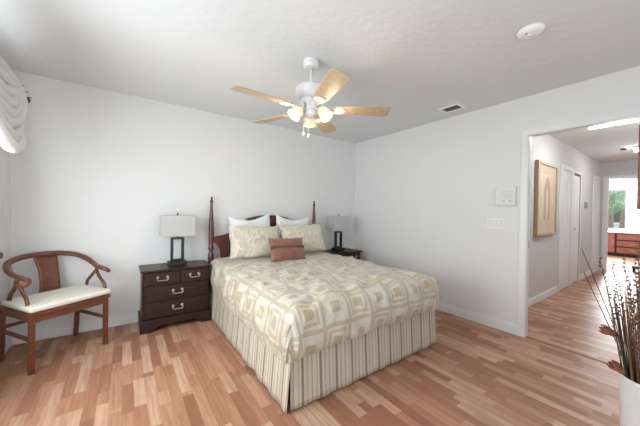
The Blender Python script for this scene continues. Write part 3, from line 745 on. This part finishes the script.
def panel(label, y0, y1, ztop, tie, name='sheer_curtain'):
    def f(a, b):
        z = ztop - (ztop - 0.02) * b
        q = min(max((1.25 - z) / 0.35, 0.0), 1.0); q = q * q * (3 - 2 * q)
        y = y1 - 0.30 * q - (y1 - y0 - 0.30 * q) * (1 - a)
        return (-0.774 + 0.010 * math.sin(a * 44 + 0.6 * math.sin(b * 5)), y + 0.010 * math.sin(a * 88 + b * 3), z)
    o = MB().grid(90, 34, f).build(name, M['sheer'], None, smooth=True, solid=0.002)
    tag(o, label, 'curtain', 'curtains at the left window'); return o
panel('white sheer curtain panel hanging beside the corner behind the armchair', 2.50, 3.27, 2.05, 0.86)
hb = MB().lathe([(0.0, 0.0), (0.022, 0.003), (0.022, 0.010), (0.008, 0.014), (0.008, 0.06), (0.026, 0.064), (0.022, 0.078), (0.0, 0.083)], n=16, mtx=Matrix.Rotation(PI / 2, 4, 'Y'))
ho = hb.build('curtain_holdback', M['pewter'], None, smooth=True); ho.location = (XL, 3.03, 0.87); tag(ho, 'small dark curtain holdback knob on the left wall by the curtain', 'holdback')

# ---------------------------------------------------------------- vase with dried stems
VC = (1.925, 0.105)
va = MB().lathe([(0.085, 0.0), (0.092, 0.01), (0.098, 0.20), (0.104, 0.38), (0.109, 0.508), (0.107, 0.517), (0.102, 0.517), (0.097, 0.38), (0.090, 0.20), (0.083, 0.03), (0.0, 0.025)], n=40).build('floor_vase', M['vase'], None, smooth=True)
va.location = (VC[0], VC[1], 0); tag(va, 'tall white floor vase at the right edge holding dried stems', 'vase')
def stem_obj(k, base, tip, bend, r0, style):
    base = Vector(base); tip = Vector(tip)
    mid = base.lerp(tip, 0.5) + Vector(bend)
    p = smoothpath([base, base.lerp(mid, 0.5) + Vector(bend) * 0.2, mid, tip], 4)
    n = len(p)
    mb = MB()
    if style == 'blade':
        rad = [r0 * (0.8 + 0.5 * math.sin(PI * min(1, i / (n - 1) * 0.9))) * (1 - (i / (n - 1)) ** 5 * 0.9) for i in range(n)]
        mb.tube(p, rad, 6, (1.3, 0.35))
    else:
        mb.tube(p, [r0 * (1 - 0.55 * i / (n - 1)) for i in range(n)], 6)
        if style == 'seed':
            L = tip - mid
            for i in range(16):
                q = mid.lerp(tip, 0.25 + 0.75 * i / 15); d = Vector((rnd.uniform(-1, 1), rnd.uniform(-1, 1), rnd.uniform(0.3, 1.2))).normalized()
                e = q + d * rnd.uniform(0.010, 0.022)
                mb.tube([q, q.lerp(e, 0.5), e], [0.0016, 0.0042, 0.0012], 5)
    o = mb.build('dried_reed', M[{'blade': 'reed2', 'seed': 'reed1', 'twig': 'reed3'}[style] if style != 'blade' or k % 3 else 'reed1'], None, smooth=True)
    return o
special = [((583, 250), 'twig', (1.906, 0.350, 1.075)), ((584, 273), 'twig', (1.93, 0.345, 0.955)), ((601, 262), 'seed', (1.91, 0.285, 1.03)), ((612, 265), 'seed', (1.94, 0.247, 1.02)), ((627, 257), 'blade', (1.87, 0.20, 1.07)), ((638, 245), 'seed', (1.95, 0.165, 1.12))]
SL = ['long thin dark twig leaning furthest left out of the white vase', 'short dark curved twig leaning low to the left out of the vase',
      'brown seeded stem leaning left next to the longest dark twig', None, 'pointed broad dry blade standing upright above the other stems', None]
for k, (_, style, tip) in enumerate(special):
    o = stem_obj(k, (VC[0] + (tip[0] - VC[0]) * 0.2, VC[1] + 0.03, 0.30), tip, (0, -0.02 if k < 2 else 0.004, 0.0), 0.0032 if style != 'blade' else 0.006, style)
    tag(o, SL[k] or 'brown dried seed stem in the dense bundle in the white vase', 'dried stem', 'dried stems in the white vase')
for k in range(126):
    style = ('seed', 'blade', 'blade', 'seed', 'blade', 'twig', 'blade')[k % 7]
    a = k * 2.39996; rr_ = math.sqrt((k + 0.5) / 126)
    bx_, by_ = VC[0] + 0.052 * rr_ * math.cos(a), VC[1] + 0.052 * rr_ * math.sin(a)
    sp_ = 1.0
    hgt = rnd.uniform(0.80, 1.05) if style != 'blade' else rnd.uniform(0.70, 1.0)
    tip = (VC[0] + 0.165 * (hgt - 0.2 + 0.3) / 1.0 * rr_ * math.cos(a) * sp_, VC[1] + 0.165 * (hgt - 0.2 + 0.3) / 1.0 * rr_ * math.sin(a) * sp_, hgt)
    o = stem_obj(k, (bx_, by_, 0.20), tip, (0, 0, 0), rnd.uniform(0.0022, 0.0030) if style != 'blade' else rnd.uniform(0.0034, 0.0044), style)
    lab = {'seed': 'brown dried seed stem in the dense bundle in the white vase', 'blade': 'flat dry reed blade in the dense bundle in the white vase', 'twig': 'thin dark twig in the dense bundle in the white vase'}[style]
    tag(o, lab, 'dried stem', {'seed': 'dried seed stems in the white vase', 'blade': 'dry reed blades in the white vase', 'twig': 'thin twigs in the white vase'}[style])
for o in COL.objects:
    if o.get('group') == 'dried stems in the white vase' and o['label'].startswith('brown dried seed stem'): o['group'] = 'dried seed stems in the white vase'
def pod(center, axis, base, label):
    t = thing('dried_pod_flower', label, 'dried flower', center)
    ax = Vector(axis).normalized(); R = ax.to_track_quat('Z', 'Y').to_matrix().to_4x4()
    MB().lathe([(0.0, -0.030), (0.010, -0.026), (0.017, -0.012), (0.015, 0.002), (0.0, 0.004)], n=12, mtx=R).build('calyx', M['pod'], t, smooth=True)
    for k in range(6):
        a = 2 * PI * k / 6 + 0.2
        def pt(u, v, a=a):
            w = 0.013 * math.sin(PI * min(0.95, 0.15 + u * 0.85)) + 0.001
            r = 0.011 + 0.011 * math.sin(u * 2.5); z = -0.012 + 0.046 * u
            th = a + (v * 2 - 1) * w / max(r, 0.012)
            return R @ Vector((r * math.cos(th), r * math.sin(th), z))
        MB().grid(8, 4, lambda u, v: tuple(pt(u, v))).build('petal', M['pod'], t, smooth=True, solid=0.002)
    c = Vector(center); b = Vector(base) - c
    p0 = ax * -0.028
    MB().tube(smoothpath([b, b.lerp(p0, 0.6) + Vector((0, 0, -0.02)), p0], 5), 0.0028, 6).build('stem', M['reed1'], t, smooth=True)
pod((1.87, 0.240, 0.70), (-0.30, 0.85, 0.30), (1.91, 0.15, 0.40), 'upper brown dried pod flower at the left edge of the stem bundle')
pod((1.86, 0.207, 0.545), (-0.35, 0.8, 0.55), (1.905, 0.14, 0.38), 'lower brown dried pod flower resting near the vase rim')

# ---------------------------------------------------------------- hall things
pf_ = thing('framed_picture', 'tall pale wood framed print on the hall wall beside the opening', 'picture', (5.01, HY, 1.47))
W_, H_ = 0.435, 0.525
MB().box((-W_, -0.045, -H_), (W_, 0, -H_ + 0.04)).box((-W_, -0.045, H_ - 0.04), (W_, 0, H_)).box((-W_, -0.045, -H_ + 0.04), (-W_ + 0.05, 0, H_ - 0.04)).box((W_ - 0.05, -0.045, -H_ + 0.04), (W_, 0, H_ - 0.04)).build('frame', M['pale_wood'], pf_, bevel=0.004)
MB().box((-W_ + 0.05, -0.03, -H_ + 0.04), (W_ - 0.05, -0.01, H_ - 0.04)).build('mount', M['paper'], pf_)
for k in range(3):
    q = 0.07 + 0.035 * k
    MB().box((-W_ + q, -0.0315, H_ - q), (W_ - q, -0.0295, H_ - q + 0.006)).build('printed_line', M['paper_dark'], pf_)
arch = [(-0.13, -0.30), (-0.13, 0.10)] + [(-0.13 * math.cos(a), 0.10 + 0.22 * math.sin(a)) for a in [PI * i / 14 for i in range(1, 14)]] + [(0.13, 0.10), (0.13, -0.30), (0.06, -0.30), (0.06, 0.08), (0.0, 0.20), (-0.06, 0.08), (-0.06, -0.30)]
MB().prism(arch, 1, -0.0315, -0.0295).build('printed_arch', M['paper_dark'], pf_)
th_ = thing('thermostat', 'small grey thermostat on the hall wall between two doors', 'thermostat', (7.44, HY, 1.45))
MB().box((-0.075, -0.025, -0.06), (0.075, 0, 0.06)).build('case', M['greyplastic'], th_, bevel=0.004)
MB().box((-0.05, -0.027, -0.01), (0.05, -0.024, 0.04)).build('display', M['steel'], th_)
def fluorescent(label, x, y, hl):
    fl = thing('fluorescent_light', label, 'ceiling light', (x, y, H))
    MB().box((-0.10, -hl, -0.03), (0.10, hl, 0)).build('housing', M['plastic'], fl, bevel=0.003)
    pr_ = [(-0.09, -0.03)] + [(0.09 * -math.cos(PI * i / 12), -0.03 - 0.05 * math.sin(PI * i / 12)) for i in range(1, 12)] + [(0.09, -0.03)]
    MB().prism(pr_, 1, -hl + 0.005, hl - 0.005).build('diffuser', M['tube'], fl)
fluorescent('bright white fluorescent ceiling light in the hall just past the opening', 4.87, 0.565, 0.29)
fluorescent('second fluorescent ceiling light near the far end of the hall', 7.17, 0.49, 0.20)
rl = thing('ceiling_disc', 'small dark round sensor on the far hall ceiling beside the second light', 'disc', (7.15, 0.80, H))  # plain dark ring and shallow dome
MB().lathe([(0.06, 0.0), (0.06, -0.012), (0.05, -0.018), (0.045, -0.018)], n=28).build('trim_ring', M['greyplastic'], rl, smooth=True)
MB().lathe([(0.045, -0.017), (0.035, -0.03), (0.0, -0.034)], n=28).build('lens', M['darkgap'], rl, smooth=True)
rp_ = thing('wall_frame', 'brown wooden picture frame hanging on the right hall wall', 'picture', (3.72, HYS, 1.655))
MB().box((-0.28, 0, -0.35), (0.28, 0.068, -0.31)).box((-0.28, 0, 0.31), (0.28, 0.068, 0.35)).box((-0.28, 0, -0.31), (-0.24, 0.068, 0.31)).box((0.24, 0, -0.31), (0.28, 0.068, 0.31)).build('frame', M['redwood'], rp_, bevel=0.003)
MB().box((-0.24, 0.005, -0.31), (0.24, 0.02, 0.31)).build('mount', M['paper'], rp_)
st = thing('low_stool', 'low dark wooden stool in the far room doorway', 'stool', (9.35, 0.72, 0))
MB().box((-0.10, -0.16, 0.09), (0.10, 0.16, 0.13)).build('seat', M['cherry'], st, bevel=0.004)
for x in (-0.08, 0.08):
    for y in (-0.13, 0.13): MB().box((x - 0.015, y - 0.015, 0), (x + 0.015, y + 0.015, 0.09)).build('leg', M['cherry'], st)

# ---------------------------------------------------------------- far room and the view outside
sb = thing('sideboard', 'long red-brown sideboard with white top under the far room window', 'sideboard', (12.55, 1.05, 0))
MB().box((-0.15, -0.9, 0.08), (0.25, 0.95, 0.72)).build('body', M['cherry'], sb, bevel=0.004)  # body coloured darker than the fronts so their gaps look shaded
MB().box((-0.12, -0.88, 0), (0.23, 0.93, 0.08)).build('plinth', M['cherry'], sb)
MB().box((-0.18, -0.92, 0.72), (0.26, 0.97, 0.76)).build('worktop', M['plastic'], sb, bevel=0.003)
for (y0, y1) in ((-0.87, -0.25), (-0.21, 0.44)):
    for (z0, z1) in ((0.11, 0.275), (0.315, 0.48), (0.52, 0.69)):
        dr = MB().box((-0.17, y0, z0), (-0.15, y1, z1)).build('drawer', M['redwood'], sb, bevel=0.004)
        MB().cbox((-0.18, (y0 + y1) / 2, (z0 + z1) / 2), (0.02, 0.10, 0.015)).build('handle', M['steel'], dr)
dd = MB().box((-0.17, 0.49, 0.11), (-0.15, 0.92, 0.69)).build('door', M['redwood'], sb, bevel=0.004)
MB().cbox((-0.18, 0.53, 0.45), (0.02, 0.015, 0.10)).build('handle', M['steel'], dd)
def lace(a, b):
    y = 0.50 + a * 0.88; z = 2.2 - b * 1.42
    return (12.86 + 0.03 * math.sin(a * 40), y, z)
lc = MB().grid(70, 20, lace).build('lace_curtain', M['sheer'], None, smooth=True, solid=0.002)
tag(lc, 'white lace curtain over the right part of the far room window', 'curtain')
lr = MB().tube([(12.86, 0.42, 2.205), (12.86, 2.2, 2.205)], 0.012, 10).box((12.86, 0.5, 2.195), (13.0, 0.52, 2.215)).box((12.86, 2.13, 2.195), (13.0, 2.15, 2.215)).build('curtain_rail', M['plastic'], None); tag(lr, 'thin white curtain rail above the far room window', 'curtain rail')
struct('ground_outside', MB().box((13.2, -8, -0.3), (40, 12, -0.2)), M['lawn'])
nh = thing('neighbour_house', 'pale grey neighbouring house seen through the far room window', 'house', (24, 2.6, -0.2))
MB().box((-2, -4, 0), (3, 4, 2.5)).build('wall', M['siding'], nh)
MB().prism([(-2.5, 2.5), (3.5, 2.5), (0.5, 4.0)], 1, -4.5, 4.5).build('roof', M['roof'], nh)
wf = MB().box((-2.06, -0.5, 1.0), (-2.0, 0.7, 2.0)).build('window', M['trim'], nh)
MB().box((-2.08, -0.42, 1.08), (-2.05, 0.62, 1.92)).build('pane', M['darkgap'], wf)
def palm(x, y, h, n, label, seed):
    rr = random.Random(seed)
    t = thing('palm_tree', label, 'tree', (x, y, -0.2), 0, 'palms outside the far room')
    MB().tube([(0, 0, 0), (0.05, 0.02, h * 0.5), (0, 0, h)], [0.11, 0.09, 0.07], 10).build('trunk', M['trunk'], t, smooth=True)
    for k in range(n):
        a = 2 * PI * k / n + rr.uniform(-0.2, 0.2); el = rr.uniform(0.1, 1.0); L = rr.uniform(0.9, 1.4)
        dx, dy = math.cos(a), math.sin(a)
        pts = smoothpath([(0, 0, h), (dx * L * 0.4, dy * L * 0.4, h + L * 0.35 * el), (dx * L * 0.8, dy * L * 0.8, h + L * 0.15 * el - 0.1), (dx * L, dy * L, h - 0.35 * L + 0.3 * el)], 5)
        mb = MB(); mb.tube(pts, 0.012, 5)
        for i in range(2, len(pts)):
            q = pts[i]; side = Vector((-dy, dx, 0)); ln = 0.30 * math.sin(PI * (i / len(pts)) * 0.9 + 0.15)
            for s_ in (-1, 1):
                e = q + side * s_ * ln + Vector((dx * 0.12, dy * 0.12, -0.12))
                mb.tube([q, q.lerp(e, 0.5) + Vector((0, 0, 0.03)), e], [0.008, 0.022, 0.003], 4, (1.0, 0.25))
        mb.build('frond', M['leaf'], t)
palm(17.5, 1.95, 1.75, 14, 'green palm nearest the far room window on its left', 3)
palm(19.5, 2.55, 2.35, 12, 'taller green palm behind the near one outside the far window', 5)
bush = MB()
rb = random.Random(11)
for k in range(500):
    c_ = Vector((rb.gauss(0, 0.35), rb.gauss(0, 0.8), 0.45 + rb.gauss(0, 0.22))); d = Vector((rb.uniform(-1, 1), rb.uniform(-1, 1), rb.uniform(-0.2, 1))).normalized() * 0.14
    bush.tube([c_, c_ + d * 0.5, c_ + d], [0.006, 0.035, 0.004], 4, (1.0, 0.25))
bo = bush.build('shrub', M['leaf'], None); bo.location = (16.2, 1.9, -0.2); tag(bo, 'low leafy green shrub outside just below the far room window', 'shrub')
